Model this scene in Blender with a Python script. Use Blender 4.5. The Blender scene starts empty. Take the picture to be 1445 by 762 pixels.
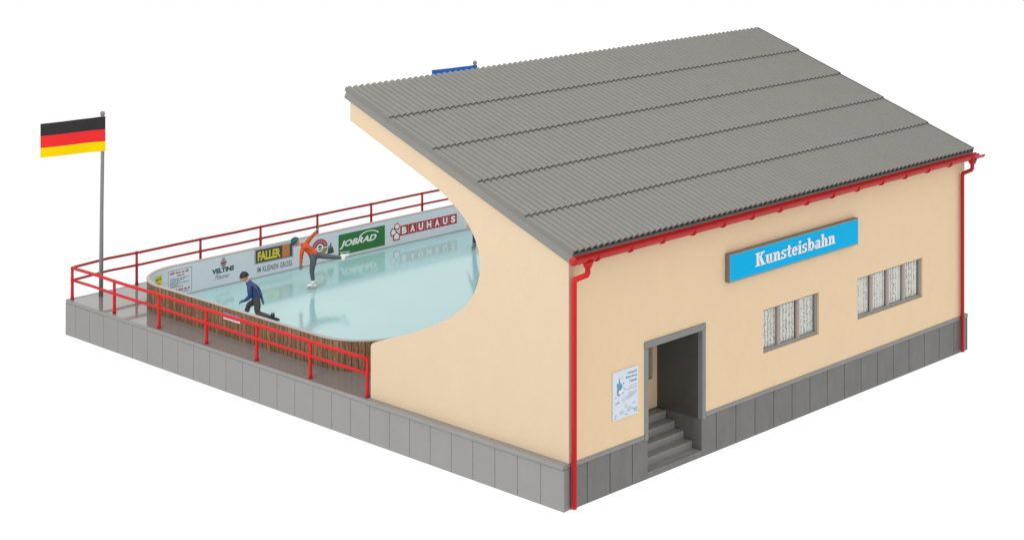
import bpy, bmesh, math, random
from mathutils import Vector, Matrix
random.seed(7)
PI = math.pi
S = bpy.context.scene
COL = S.collection

# ------------------------------------------------------------------ materials
def _n(nt, t, **kw):
    n = nt.nodes.new(t)
    for k, v in kw.items():
        setattr(n, k, v)
    return n

def paint(name, col, rough=0.55, var=0.04, scale=6.0, bump=0.0, bscale=60.0, ior=1.45, spec=0.5, streak=None, dirt=0.0):
    """painted / moulded plastic with a faint procedural mottling"""
    m = bpy.data.materials.new(name); m.use_nodes = True
    nt = m.node_tree; nt.nodes.clear()
    out = _n(nt, 'ShaderNodeOutputMaterial'); b = _n(nt, 'ShaderNodeBsdfPrincipled')
    nt.links.new(b.outputs[0], out.inputs[0])
    b.inputs['Roughness'].default_value = rough
    b.inputs['IOR'].default_value = ior
    b.inputs['Specular IOR Level'].default_value = spec
    tc = _n(nt, 'ShaderNodeTexCoord')
    mp = _n(nt, 'ShaderNodeMapping')
    nt.links.new(tc.outputs['Object'], mp.inputs['Vector'])
    if streak: mp.inputs['Scale'].default_value = streak
    no = _n(nt, 'ShaderNodeTexNoise')
    no.inputs['Scale'].default_value = scale; no.inputs['Detail'].default_value = 6; no.inputs['Roughness'].default_value = 0.62
    nt.links.new(mp.outputs[0], no.inputs['Vector'])
    rmp = _n(nt, 'ShaderNodeValToRGB')
    rmp.color_ramp.elements[0].position = 0.25; rmp.color_ramp.elements[1].position = 0.75
    lo = [max(0, c * (1 - var)) for c in col]; hi = [min(1, c * (1 + var)) for c in col]
    rmp.color_ramp.elements[0].color = (*lo, 1); rmp.color_ramp.elements[1].color = (*hi, 1)
    nt.links.new(no.outputs['Fac'], rmp.inputs[0])
    last = rmp.outputs[0]
    if dirt > 0:
        n2 = _n(nt, 'ShaderNodeTexNoise'); n2.inputs['Scale'].default_value = 1.3; n2.inputs['Detail'].default_value = 9
        n2.inputs['Roughness'].default_value = 0.7
        nt.links.new(tc.outputs['Object'], n2.inputs['Vector'])
        r2 = _n(nt, 'ShaderNodeValToRGB')
        r2.color_ramp.elements[0].position = 0.35; r2.color_ramp.elements[1].position = 0.7
        k = 1 - dirt
        r2.color_ramp.elements[0].color = (k, k, k, 1); r2.color_ramp.elements[1].color = (1, 1, 1, 1)
        nt.links.new(n2.outputs['Fac'], r2.inputs[0])
        mx = _n(nt, 'ShaderNodeMix', data_type='RGBA', blend_type='MULTIPLY')
        mx.inputs[0].default_value = 1.0
        nt.links.new(last, mx.inputs[6]); nt.links.new(r2.outputs[0], mx.inputs[7])
        last = mx.outputs[2]
    nt.links.new(last, b.inputs['Base Color'])
    rr = _n(nt, 'ShaderNodeMapRange')
    rr.inputs['To Min'].default_value = max(0.02, rough * 0.85); rr.inputs['To Max'].default_value = min(1, rough * 1.15)
    nt.links.new(no.outputs['Fac'], rr.inputs['Value']); nt.links.new(rr.outputs[0], b.inputs['Roughness'])
    if bump > 0:
        nb = _n(nt, 'ShaderNodeTexNoise'); nb.inputs['Scale'].default_value = bscale; nb.inputs['Detail'].default_value = 3
        nt.links.new(tc.outputs['Object'], nb.inputs['Vector'])
        bp = _n(nt, 'ShaderNodeBump'); bp.inputs['Strength'].default_value = bump; bp.inputs['Distance'].default_value = 0.02
        nt.links.new(nb.outputs['Fac'], bp.inputs['Height']); nt.links.new(bp.outputs[0], b.inputs['Normal'])
    return m

def wood_cladding():
    """dark plank print: uv.x = metres along the wall, uv.y = metres up"""
    m = bpy.data.materials.new('plank_cladding'); m.use_nodes = True
    nt = m.node_tree; nt.nodes.clear(); L = nt.links.new
    out = _n(nt, 'ShaderNodeOutputMaterial'); b = _n(nt, 'ShaderNodeBsdfPrincipled'); L(b.outputs[0], out.inputs[0])
    b.inputs['Roughness'].default_value = 0.6; b.inputs['Specular IOR Level'].default_value = 0.2
    uv = _n(nt, 'ShaderNodeUVMap'); uv.uv_map = 'UVMap'
    sx = _n(nt, 'ShaderNodeSeparateXYZ'); L(uv.outputs[0], sx.inputs[0])
    d = _n(nt, 'ShaderNodeMath', operation='DIVIDE'); L(sx.outputs[0], d.inputs[0]); d.inputs[1].default_value = 0.17
    fl = _n(nt, 'ShaderNodeMath', operation='FLOOR'); L(d.outputs[0], fl.inputs[0])
    fr = _n(nt, 'ShaderNodeMath', operation='FRACT'); L(d.outputs[0], fr.inputs[0])
    wn = _n(nt, 'ShaderNodeTexWhiteNoise', noise_dimensions='1D'); L(fl.outputs[0], wn.inputs['W'])
    # grain, offset per plank
    cx = _n(nt, 'ShaderNodeCombineXYZ')
    a = _n(nt, 'ShaderNodeMath', operation='MULTIPLY'); L(sx.outputs[0], a.inputs[0]); a.inputs[1].default_value = 30
    ay = _n(nt, 'ShaderNodeMath', operation='MULTIPLY'); L(sx.outputs[1], ay.inputs[0]); ay.inputs[1].default_value = 4.5
    az = _n(nt, 'ShaderNodeMath', operation='MULTIPLY'); L(wn.outputs['Value'], az.inputs[0]); az.inputs[1].default_value = 40
    L(a.outputs[0], cx.inputs[0]); L(ay.outputs[0], cx.inputs[1]); L(az.outputs[0], cx.inputs[2])
    no = _n(nt, 'ShaderNodeTexNoise'); no.inputs['Scale'].default_value = 1.0; no.inputs['Detail'].default_value = 6; no.inputs['Roughness'].default_value = 0.7
    L(cx.outputs[0], no.inputs['Vector'])
    r = _n(nt, 'ShaderNodeValToRGB'); e = r.color_ramp.elements
    e[0].position = 0.3; e[0].color = (0.095, 0.052, 0.030, 1); e[1].position = 0.72; e[1].color = (0.40, 0.235, 0.125, 1)
    e2 = r.color_ramp.elements.new(0.5); e2.color = (0.22, 0.122, 0.066, 1)
    L(no.outputs['Fac'], r.inputs[0])
    br = _n(nt, 'ShaderNodeMapRange'); L(wn.outputs['Value'], br.inputs['Value'])
    br.inputs['To Min'].default_value = 0.82; br.inputs['To Max'].default_value = 1.18
    # seam darkening
    ab = _n(nt, 'ShaderNodeMath', operation='SUBTRACT'); L(fr.outputs[0], ab.inputs[0]); ab.inputs[1].default_value = 0.5
    aa = _n(nt, 'ShaderNodeMath', operation='ABSOLUTE'); L(ab.outputs[0], aa.inputs[0])
    sm = _n(nt, 'ShaderNodeMapRange'); L(aa.outputs[0], sm.inputs['Value'])
    sm.inputs['From Min'].default_value = 0.38; sm.inputs['From Max'].default_value = 0.48
    sm.inputs['To Min'].default_value = 1.0; sm.inputs['To Max'].default_value = 0.3
    mu = _n(nt, 'ShaderNodeMath', operation='MULTIPLY'); L(br.outputs[0], mu.inputs[0]); L(sm.outputs[0], mu.inputs[1])
    vm = _n(nt, 'ShaderNodeVectorMath', operation='SCALE'); L(r.outputs[0], vm.inputs[0]); L(mu.outputs[0], vm.inputs['Scale'])
    L(vm.outputs[0], b.inputs['Base Color'])
    return m

def lace(name):
    """net curtain print: vertical folds with lacy speckle (object space, x across, z up)"""
    m = bpy.data.materials.new(name); m.use_nodes = True
    nt = m.node_tree; nt.nodes.clear(); L = nt.links.new
    out = _n(nt, 'ShaderNodeOutputMaterial'); b = _n(nt, 'ShaderNodeBsdfPrincipled'); L(b.outputs[0], out.inputs[0])
    b.inputs['Roughness'].default_value = 0.7
    tc = _n(nt, 'ShaderNodeTexCoord')
    mp = _n(nt, 'ShaderNodeMapping'); mp.inputs['Scale'].default_value = (1, 1, 1); L(tc.outputs['Object'], mp.inputs[0])
    nd = _n(nt, 'ShaderNodeTexNoise'); nd.inputs['Scale'].default_value = 9; nd.inputs['Detail'].default_value = 2; L(mp.outputs[0], nd.inputs['Vector'])
    sx = _n(nt, 'ShaderNodeSeparateXYZ'); L(mp.outputs[0], sx.inputs[0])
    a = _n(nt, 'ShaderNodeMath', operation='MULTIPLY'); L(sx.outputs[0], a.inputs[0]); a.inputs[1].default_value = 50.0
    ad = _n(nt, 'ShaderNodeMath', operation='MULTIPLY_ADD'); L(nd.outputs['Fac'], ad.inputs[0]); ad.inputs[1].default_value = 5.0; L(a.outputs[0], ad.inputs[2])
    si = _n(nt, 'ShaderNodeMath', operation='SINE'); L(ad.outputs[0], si.inputs[0])
    m2 = _n(nt, 'ShaderNodeMapping'); m2.inputs['Scale'].default_value = (34, 1, 18); L(tc.outputs['Object'], m2.inputs[0])
    n2 = _n(nt, 'ShaderNodeTexNoise'); n2.inputs['Scale'].default_value = 1.0; n2.inputs['Detail'].default_value = 4; n2.inputs['Roughness'].default_value = 0.75; L(m2.outputs[0], n2.inputs['Vector'])
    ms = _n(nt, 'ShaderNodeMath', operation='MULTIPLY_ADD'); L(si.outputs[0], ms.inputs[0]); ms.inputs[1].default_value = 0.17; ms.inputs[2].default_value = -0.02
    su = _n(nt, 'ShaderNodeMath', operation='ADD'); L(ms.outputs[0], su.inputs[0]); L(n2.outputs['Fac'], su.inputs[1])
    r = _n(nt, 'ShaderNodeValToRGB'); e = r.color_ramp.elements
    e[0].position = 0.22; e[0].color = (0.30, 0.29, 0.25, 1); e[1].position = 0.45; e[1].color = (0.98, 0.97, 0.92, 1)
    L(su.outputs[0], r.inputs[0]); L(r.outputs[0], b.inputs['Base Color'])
    return m

def glass_pane(name):
    m = bpy.data.materials.new(name); m.use_nodes = True
    nt = m.node_tree; nt.nodes.clear(); L = nt.links.new
    out = _n(nt, 'ShaderNodeOutputMaterial'); tr = _n(nt, 'ShaderNodeBsdfTransparent'); gl = _n(nt, 'ShaderNodeBsdfGlossy')
    gl.inputs['Roughness'].default_value = 0.05
    tr.inputs[0].default_value = (0.96, 0.97, 0.97, 1)
    fr = _n(nt, 'ShaderNodeFresnel'); fr.inputs[0].default_value = 1.3
    mx = _n(nt, 'ShaderNodeMixShader'); L(fr.outputs[0], mx.inputs[0]); L(tr.outputs[0], mx.inputs[1]); L(gl.outputs[0], mx.inputs[2]); L(mx.outputs[0], out.inputs[0])
    return m

M = {}
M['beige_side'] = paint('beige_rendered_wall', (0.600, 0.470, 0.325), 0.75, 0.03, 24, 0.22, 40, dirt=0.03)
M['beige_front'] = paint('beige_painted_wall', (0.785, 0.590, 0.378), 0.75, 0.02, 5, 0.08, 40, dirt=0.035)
M['slab'] = paint('light_concrete_grey', (0.252, 0.250, 0.244), 0.5, 0.03, 9, 0.04, 50, dirt=0.06)
M['cap'] = paint('concrete_cap_grey', (0.25, 0.248, 0.24), 0.5, 0.04, 9, 0.04, 50, dirt=0.08)
M['deck'] = paint('glossy_grey_deck', (0.212, 0.199, 0.189), 0.07, 0.05, 3, 0.0, ior=1.75, dirt=0.06)
M['plinth'] = paint('weathered_dark_plinth', (0.172, 0.170, 0.162), 0.6, 0.12, 4, 0.08, 30, streak=(1, 1, 0.35), dirt=0.12)
M['plinth_cap'] = paint('plinth_cap_grey', (0.255, 0.252, 0.24), 0.55, 0.08, 6, 0.05, 40, dirt=0.1)
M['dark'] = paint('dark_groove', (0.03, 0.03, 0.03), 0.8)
M['roof'] = paint('grey_corrugated_roof', (0.168, 0.164, 0.149), 0.42, 0.04, 2.5, 0.05, 80, dirt=0.05)
M['verge'] = paint('grey_roof_verge', (0.198, 0.197, 0.181), 0.5, 0.03, 4, dirt=0.06)
M['red'] = paint('bright_red_plastic', (0.54, 0.014, 0.016), 0.46, 0.05, 6, spec=0.22)
M['darkred'] = paint('dark_red_plastic', (0.34, 0.016, 0.020), 0.45, 0.06, 6, spec=0.3)
M['gutter'] = paint('red_gutter_plastic', (0.46, 0.014, 0.014), 0.35, 0.08, 8, dirt=0.12, spec=0.3)
M['frame'] = paint('grey_door_frame', (0.22, 0.225, 0.225), 0.5, 0.06, 6, dirt=0.1)
M['winframe'] = paint('taupe_window_frame', (0.34, 0.30, 0.27), 0.5, 0.05, 9)
M['wingrey'] = paint('grey_window_frame', (0.27, 0.265, 0.26), 0.5, 0.05, 9)
M['stair'] = paint('grey_step_plastic', (0.29, 0.285, 0.27), 0.55, 0.1, 5, 0.05, 40, dirt=0.15)
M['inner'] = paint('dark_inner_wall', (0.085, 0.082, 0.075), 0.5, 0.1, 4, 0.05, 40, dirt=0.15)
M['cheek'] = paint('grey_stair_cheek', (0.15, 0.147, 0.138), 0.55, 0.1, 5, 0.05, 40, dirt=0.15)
M['lace'] = lace('lace_curtain'); M['glass'] = glass_pane('window_glass')
M['wood'] = wood_cladding()
M['board'] = paint('white_rink_board', (0.62, 0.66, 0.71), 0.3, 0.015, 3)
M['rail_cap'] = paint('grey_board_cap', (0.36, 0.345, 0.32), 0.5, 0.04, 8)
M['ice'] = paint('pale_teal_ice', (0.300, 0.500, 0.500), 0.10, 0.02, 0.8, ior=1.68)
M['pole'] = paint('grey_flagpole', (0.19, 0.195, 0.195), 0.45, 0.05, 6)
M['black'] = paint('flag_black', (0.022, 0.019, 0.02), 0.5); M['fred'] = paint('flag_red', (0.80, 0.028, 0.030), 0.5, 0.02, spec=0.15)
M['gold'] = paint('flag_gold', (0.88, 0.62, 0.0), 0.5, 0.02, spec=0.1); M['fblue'] = paint('flag_blue', (0.012, 0.11, 0.44), 0.5, 0.04, spec=0.15)
M['sign'] = paint('cyan_sign_face', (0.0, 0.42, 0.76), 0.5, 0.01, spec=0.08); M['white'] = paint('white_print', (0.80, 0.80, 0.80), 0.45, 0.01)
M['signframe'] = paint('grey_sign_frame', (0.19, 0.178, 0.155), 0.5, 0.05)
M['ink'] = paint('dark_print', (0.05, 0.06, 0.07), 0.5); M['inkgrey'] = paint('grey_print', (0.17, 0.19, 0.21), 0.5)
M['inkred'] = paint('red_print', (0.40, 0.035, 0.05), 0.5); M['inkblue'] = paint('blue_print', (0.04, 0.20, 0.42), 0.5)
M['paleblue'] = paint('pale_blue_print', (0.46, 0.57, 0.69), 0.5, 0.1, 12)
M['inkyel'] = paint('yellow_print', (0.66, 0.55, 0.02), 0.5); M['inkorange'] = paint('orange_print', (0.62, 0.19, 0.05), 0.5)
M['green'] = paint('green_print', (0.022, 0.16, 0.035), 0.5, 0.03); M['tan'] = paint('tan_print', (0.34, 0.20, 0.09), 0.5, 0.2, 20)
M['silver'] = paint('silver_print', (0.32, 0.35, 0.38), 0.4, 0.05); M['dkgreen'] = paint('dark_green_print', (0.05, 0.085, 0.06), 0.6)
M['poster'] = paint('poster_paper', (0.64, 0.70, 0.76), 0.4, 0.04, 2.5)
M['posterblue'] = paint('poster_blue_print', (0.10, 0.31, 0.52), 0.5, 0.3, 25)
M['skin'] = paint('painted_skin', (0.60, 0.32, 0.20), 0.5, 0.05); M['orange'] = paint('orange_jacket', (0.56, 0.085, 0.026), 0.6, 0.35, 11, 0.5, 16, spec=0.25)
M['greytrouser'] = paint('grey_trousers', (0.085, 0.095, 0.11), 0.6, 0.15, 9, 0.3, 14)
M['browntrouser'] = paint('brown_grey_trousers', (0.062, 0.056, 0.050), 0.6, 0.15, 9, 0.3, 14)
M['navy'] = paint('navy_jacket', (0.018, 0.046, 0.16), 0.45, 0.3, 9, 0.3, 14); M['hatgreen'] = paint('dark_green_hat', (0.008, 0.085, 0.075), 0.6, 0.15, 14, 0.3, 30)
M['hatblack'] = paint('black_hat', (0.013, 0.014, 0.017), 0.55); M['boot'] = paint('white_boot', (0.74, 0.73, 0.72), 0.45)
M['blackboot'] = paint('black_boot', (0.02, 0.022, 0.024), 0.4); M['blade'] = paint('grey_blade', (0.36, 0.37, 0.37), 0.35)
M['glove'] = paint('olive_glove', (0.22, 0.18, 0.12), 0.6); M['hair'] = paint('brown_hair', (0.06, 0.03, 0.015), 0.6)
M['seam'] = paint('dark_seam', (0.11, 0.11, 0.108), 0.7)

# ------------------------------------------------------------------ helpers
def tag(o, label=None, cat=None, group=None, kind=None):
    if label: o['label'] = label
    if cat: o['category'] = cat
    if group: o['group'] = group
    if kind: o['kind'] = kind
    return o

def empty(name, loc=(0, 0, 0)):
    o = bpy.data.objects.new(name, None); o.empty_display_size = 0.2; COL.objects.link(o); o.location = loc
    return o

def link(name, bm, mats, parent=None, smooth=False, bevel=0.0, seg=2, label=None, recalc=True):
    if recalc: bmesh.ops.recalc_face_normals(bm, faces=bm.faces[:])
    me = bpy.data.meshes.new(name); bm.to_mesh(me); bm.free()
    if not isinstance(mats, (list, tuple)): mats = [mats]
    for m in mats: me.materials.append(M[m] if isinstance(m, str) else m)
    if smooth:
        for p in me.polygons: p.use_smooth = True
    o = bpy.data.objects.new(name, me); COL.objects.link(o)
    if parent:
        o.parent = parent
        o.matrix_parent_inverse = Matrix.Translation(-WL(parent))
    if bevel > 0:
        md = o.modifiers.new('edge', 'BEVEL'); md.width = bevel; md.segments = seg; md.limit_method = 'ANGLE'; md.angle_limit = math.radians(40)
    if label: o['label'] = label
    return o

def WL(o):
    v = Vector(o.location); p = o.parent
    if p is not None and o.type == 'EMPTY': v = v + WL(p)
    if p is not None and o.type == 'MESH': return Vector((0, 0, 0))
    return v

def box(bm, x0, y0, z0, x1, y1, z1, mi=0):
    v = [bm.verts.new(p) for p in ((x0, y0, z0), (x1, y0, z0), (x1, y1, z0), (x0, y1, z0), (x0, y0, z1), (x1, y0, z1), (x1, y1, z1), (x0, y1, z1))]
    for f in ((0, 3, 2, 1), (4, 5, 6, 7), (0, 1, 5, 4), (1, 2, 6, 5), (2, 3, 7, 6), (3, 0, 4, 7)):
        bm.faces.new([v[i] for i in f]).material_index = mi

def frame_at(d):
    d = Vector(d).normalized(); a = Vector((0, 0, 1)) if abs(d.z) < 0.9 else Vector((1, 0, 0))
    u = d.cross(a).normalized(); return u, d.cross(u).normalized()

def tube(bm, pts, rad, n=12, cap=True, mi=0, roundcap=False):
    pts = [Vector(p) for p in pts]
    if not isinstance(rad, (list, tuple)): rad = [rad] * len(pts)
    if roundcap:
        d0 = (pts[0] - pts[1]).normalized(); d1 = (pts[-1] - pts[-2]).normalized()
        P0 = []; R0 = []
        for k in (1, 0.8, 0.45): P0.append(pts[0] + d0 * rad[0] * k * 0.9); R0.append(rad[0] * math.sqrt(max(0.02, 1 - k * k)))
        P1 = []; R1 = []
        for k in (0.45, 0.8, 1): P1.append(pts[-1] + d1 * rad[-1] * k * 0.9); R1.append(rad[-1] * math.sqrt(max(0.02, 1 - k * k)))
        pts = P0 + pts + P1; rad = R0 + list(rad) + R1
    rings = []; pu = None
    for i, p in enumerate(pts):
        if i == 0: d = pts[1] - pts[0]
        elif i == len(pts) - 1: d = pts[-1] - pts[-2]
        else: d = (pts[i + 1] - p).normalized() + (p - pts[i - 1]).normalized()
        d.normalize()
        if pu is None: u, v = frame_at(d)
        else:
            u = (pu - d * pu.dot(d)).normalized(); v = d.cross(u).normalized()
        pu = u; s = 1.0
        if 0 < i < len(pts) - 1:
            c = (pts[i + 1] - p).normalized().dot((p - pts[i - 1]).normalized()); s = 1 / max(0.6, math.sqrt((1 + c) / 2))
        rings.append([bm.verts.new(p + (u * math.cos(2 * PI * k / n) + v * math.sin(2 * PI * k / n)) * rad[i] * (s if i else 1)) for k in range(n)])
    for a, b in zip(rings, rings[1:]):
        for k in range(n):
            f = bm.faces.new((a[k], a[(k + 1) % n], b[(k + 1) % n], b[k])); f.material_index = mi; f.smooth = True
    if cap:
        bm.faces.new(rings[0]).material_index = mi; bm.faces.new(rings[-1][::-1]).material_index = mi

def ball(bm, c, r, sc=(1, 1, 1), mi=0, u=14, v=10, mat=None):
    mm = Matrix.Translation(c) @ (mat if mat else Matrix.Identity(4)) @ Matrix.Diagonal((*sc, 1))
    ret = bmesh.ops.create_uvsphere(bm, u_segments=u, v_segments=v, radius=r, matrix=mm)
    for vv in ret['verts']:
        for f in vv.link_faces: f.material_index = mi; f.smooth = True

def poly_prism(bm, pts, fn0, fn1, mi=0):
    """pts: closed 2D outline; fn0/fn1 map a 2D point to the two ends"""
    a = [bm.verts.new(fn0(p)) for p in pts]; b = [bm.verts.new(fn1(p)) for p in pts]; n = len(pts)
    ea = [bm.edges.new((a[i], a[(i + 1) % n])) for i in range(n)]; eb = [bm.edges.new((b[i], b[(i + 1) % n])) for i in range(n)]
    bmesh.ops.triangle_fill(bm, edges=ea, use_beauty=True); bmesh.ops.triangle_fill(bm, edges=eb, use_beauty=True)
    for i in range(n):
        bm.faces.new((a[i], a[(i + 1) % n], b[(i + 1) % n], b[i]))
    for f in bm.faces: f.material_index = mi

# ---- flat artwork: everything is drawn in (u, v) and mapped on to its surface with fn(u, v, lift)
def quad(bm, u0, v0, u1, v1, fn, lift, mi=0, nu=1):
    for i in range(nu):
        a = u0 + (u1 - u0) * i / nu; b = u0 + (u1 - u0) * (i + 1) / nu
        bm.faces.new([bm.verts.new(fn(*p, lift)) for p in ((a, v0), (b, v0), (b, v1), (a, v1))]).material_index = mi

def disc(bm, cu, cv, ru, rv, fn, lift, a0=0, a1=2 * PI, n=20, inner=0.0, mi=0):
    for i in range(n):
        t0 = a0 + (a1 - a0) * i / n; t1 = a0 + (a1 - a0) * (i + 1) / n
        o0 = (cu + ru * math.cos(t0), cv + rv * math.sin(t0)); o1 = (cu + ru * math.cos(t1), cv + rv * math.sin(t1))
        if inner > 0:
            i0 = (cu + ru * inner * math.cos(t0), cv + rv * inner * math.sin(t0)); i1 = (cu + ru * inner * math.cos(t1), cv + rv * inner * math.sin(t1))
            bm.faces.new([bm.verts.new(fn(*p, lift)) for p in (i0, o0, o1, i1)]).material_index = mi
        else:
            bm.faces.new([bm.verts.new(fn(*p, lift)) for p in ((cu, cv), o0, o1)]).material_index = mi

def poly(bm, pts, fn, lift, mi=0):
    bm.faces.new([bm.verts.new(fn(*p, lift)) for p in pts]).material_index = mi

def text_verts(body, bold=0.0, shear=0.0, space=1.0):
    cu = bpy.data.curves.new('t', 'FONT'); cu.body = body; cu.offset = bold; cu.shear = shear; cu.space_character = space
    cu.resolution_u = 3; cu.fill_mode = 'FRONT'
    o = bpy.data.objects.new('t', cu); COL.objects.link(o)
    dg = bpy.context.evaluated_depsgraph_get(); dg.update()
    me = bpy.data.meshes.new_from_object(o.evaluated_get(dg))
    vs = [tuple(v.co[:2]) for v in me.vertices]; fs = [tuple(p.vertices) for p in me.polygons]
    bpy.data.objects.remove(o); bpy.data.curves.remove(cu); bpy.data.meshes.remove(me)
    return vs, fs

def text(bm, body, u0, v0, u1, v1, fn, lift, bold=0.0, shear=0.0, mi=0, space=1.0):
    """lettering stretched to the box u0..u1, v0..v1"""
    vs, fs = text_verts(body, bold, shear, space)
    if not vs: return
    xa = min(v[0] for v in vs); xb = max(v[0] for v in vs); ya = min(v[1] for v in vs); yb = max(v[1] for v in vs)
    nv = [bm.verts.new(fn(u0 + (x - xa) / (xb - xa) * (u1 - u0), v0 + (y - ya) / (yb - ya) * (v1 - v0), lift)) for x, y in vs]
    for f in fs:
        try: bm.faces.new([nv[i] for i in f]).material_index = mi
        except ValueError: pass

def scribble(bm, u0, v0, u1, v1, fn, lift, mi=0):
    """print too small to read in the photograph: broken uprights in word-like groups"""
    r = random.Random(int((u0 * 31 + v0 * 57) * 1000)); h = v1 - v0; u = u0
    while u < u1 - h * .3:
        for k in range(r.randint(3, 8)):
            w = h * r.uniform(.30, .55)
            if u + w > u1: break
            quad(bm, u, v0 + h * r.choice((0, 0, .05)), u + w * .62, v0 + h * r.choice((.68, .68, 1.0)), fn, lift, mi); u += w
        u += h * .5

# slab-serif lettering for the sign, drawn as strokes (x height 5, ascender 7.4)
def slab_word(bm, word, u0, v0, u1, v1, fn, lift, mi=0):
    strokes = []; pen = 0.0
    R = lambda a, b, c, d: ('p', [(a, b), (c, b), (c, d), (a, d)])
    A = lambda cx, cy, ro, yo, ri, yi, a0, a1: ('a', (cx, cy, ro, yo, ri, yi, math.radians(a0), math.radians(a1)))
    G = {
     'K': (7.3, [R(.9, 0, 2.6, 7.4), R(.1, 0, 3.4, .75), R(.1, 6.65, 3.4, 7.4), ('p', [(2.5, 2.9), (5.6, 6.8), (4.5, 6.8), (2.5, 4.2)]), R(3.9, 6.65, 6.7, 7.4), ('p', [(2.9, 3.5), (4.6, .5), (6.5, .5), (4.1, 4.9)]), R(4.1, 0, 7.1, .75)]),
     'u': (5.9, [R(.7, 1.5, 2.15, 5), R(0, 4.35, 2.15, 5), A(2.6, 1.6, 1.9, 1.65, .5, .85, 180, 360), R(3.3, 0, 4.75, 5), R(2.7, 4.35, 4.75, 5), R(3.3, 0, 5.5, .65)]),
     'n': (5.9, [R(.7, 0, 2.15, 5), R(0, 4.35, 2.15, 5), R(0, 0, 2.75, .65), A(2.85, 3.4, 1.9, 1.65, .5, .85, 0, 180), R(3.3, 0, 4.75, 3.4), R(2.95, 0, 5.45, .65)]),
     'h': (5.9, [R(.7, 0, 2.15, 7.4), R(0, 6.75, 2.15, 7.4), R(0, 0, 2.75, .65), A(2.85, 3.4, 1.9, 1.65, .5, .85, 0, 180), R(3.3, 0, 4.75, 3.4), R(2.95, 0, 5.45, .65)]),
     's': (4.3, [A(2.0, 3.68, 1.75, 1.37, .55, .6, 25, 270), A(2.0, 1.4, 1.85, 1.45, .6, .7, -155, 90), R(3.05, 3.6, 3.65, 5), R(.2, 0, .8, 1.5)]),
     't': (3.9, [R(.95, 1.1, 2.4, 6.7), R(.05, 4.35, 3.4, 5), A(2.55, 1.25, 1.6, 1.3, .15, .6, 180, 335)]),
     'e': (4.8, [A(2.25, 2.5, 2.15, 2.55, .75, 1.9, 0, 322), R(.9, 2.2, 4.35, 2.85)]),
     'i': (3.1, [R(.7, 0, 2.15, 5), R(0, 4.35, 2.15, 5), R(0, 0, 2.85, .65), A(1.4, 6.6, .85, .85, .02, .02, 0, 360)]),
     'b': (5.6, [R(.7, .2, 2.15, 7.4), R(0, 6.75, 2.15, 7.4), A(3.05, 2.5, 2.15, 2.55, .75, 1.85, 0, 360)]),
     'a': (5.2, [A(1.95, 1.45, 1.75, 1.5, .6, .75, 0, 360), R(2.9, 0, 4.3, 3.5), A(2.5, 3.4, 1.8, 1.65, .45, .95, 0, 165), R(3.4, 0, 5.0, .65)]),
    }
    for ch in word:
        adv, gl = G[ch]
        for s in gl:
            if s[0] == 'p': strokes.append([(x + pen, y) for x, y in s[1]])
            else:
                cx, cy, ro, yo, ri, yi, a0, a1 = s[1]; n = 14
                for k in range(n):
                    t0 = a0 + (a1 - a0) * k / n; t1 = a0 + (a1 - a0) * (k + 1) / n
                    strokes.append([(pen + cx + r * math.cos(t), cy + y * math.sin(t)) for r, y, t in ((ri, yi, t0), (ro, yo, t0), (ro, yo, t1), (ri, yi, t1))])
        pen += adv
    strokes = [[(x + o, y) for x, y in q] for o in (-.17, .17) for q in strokes]
    for k, pts in enumerate(strokes):
        poly(bm, [(u0 + x / pen * (u1 - u0), v0 + y / 7.4 * (v1 - v0)) for x, y in pts], fn, lift + 0.0005 * (k % 13), mi)

# ------------------------------------------------------------------ dimensions (metres at the scale of the figures)
LX, LY = 16.51, 19.17
HX0, HX1 = 0.15, 16.36                 # gable faces
RX0, RX1, RY0, RY1, RR = 0.93, 15.57, 7.56, 17.65, 1.6   # rink outline
ICE, DECK, BTOP = 0.88, 1.0, 1.74
YE, ZE, YT, ZT = -0.215, 5.602, 7.097, 8.319             # roof top line
SL = (ZT - ZE) / (YT - YE)

def rink_path(off, n=16):
    """rounded-rectangle outline shrunk by off, anticlockwise from the rear-left end of the rear straight"""
    x0, x1, y0, y1, r = RX0 + off, RX1 - off, RY0 + off, RY1 - off, RR - off
    pts = []
    for cx, cy, a in ((x0 + r, y1 - r, 90), (x0 + r, y0 + r, 180), (x1 - r, y0 + r, 270), (x1 - r, y1 - r, 0)):
        for k in range(n + 1):
            t = math.radians(a + 90 * k / n); pts.append((cx + r * math.cos(t), cy + r * math.sin(t)))
    return pts

# ------------------------------------------------------------------ base slab
base = empty('base_slab', (LX / 2, LY / 2, 0))
tag(base, 'light grey concrete base slab with panelled sides under the whole ice rink and hall', 'base')
out = [(0.02, 0.03), (0.20, 0.03), (0.20, 0.16), (2.70, 0.16), (2.70, 2.4), (4.80, 2.4), (4.80, 0.16), (LX - 0.03, 0.16), (LX - 0.03, LY - 0.02), (0.02, LY - 0.02)]
bm = bmesh.new()
hole = rink_path(0.06)[::-1]
def ring(z):
    o = [bm.verts.new((x, y, z)) for x, y in out]; h = [bm.verts.new((x, y, z)) for x, y in hole]
    eo = [bm.edges.new((o[i], o[(i + 1) % len(o)])) for i in range(len(o))]; eh = []
    for i in range(len(h)):
        if (h[i].co - h[(i + 1) % len(h)].co).length > 1e-6: eh.append(bm.edges.new((h[i], h[(i + 1) % len(h)])))
    return o, h, eo + eh
# rounded path has duplicate-free joints only; build top, bottom and walls
o1, h1, e1 = ring(0.985); bmesh.ops.triangle_fill(bm, edges=e1, use_beauty=True)
o0, h0, e0 = ring(0.0); bmesh.ops.triangle_fill(bm, edges=e0, use_beauty=True)
for a, b in ((o0, o1), (h0, h1)):
    for i in range(len(a)):
        j = (i + 1) % len(a)
        try: bm.faces.new((a[i], a[j], b[j], b[i]))
        except ValueError: pass
link('slab_core', bm, 'seam', base)
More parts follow.
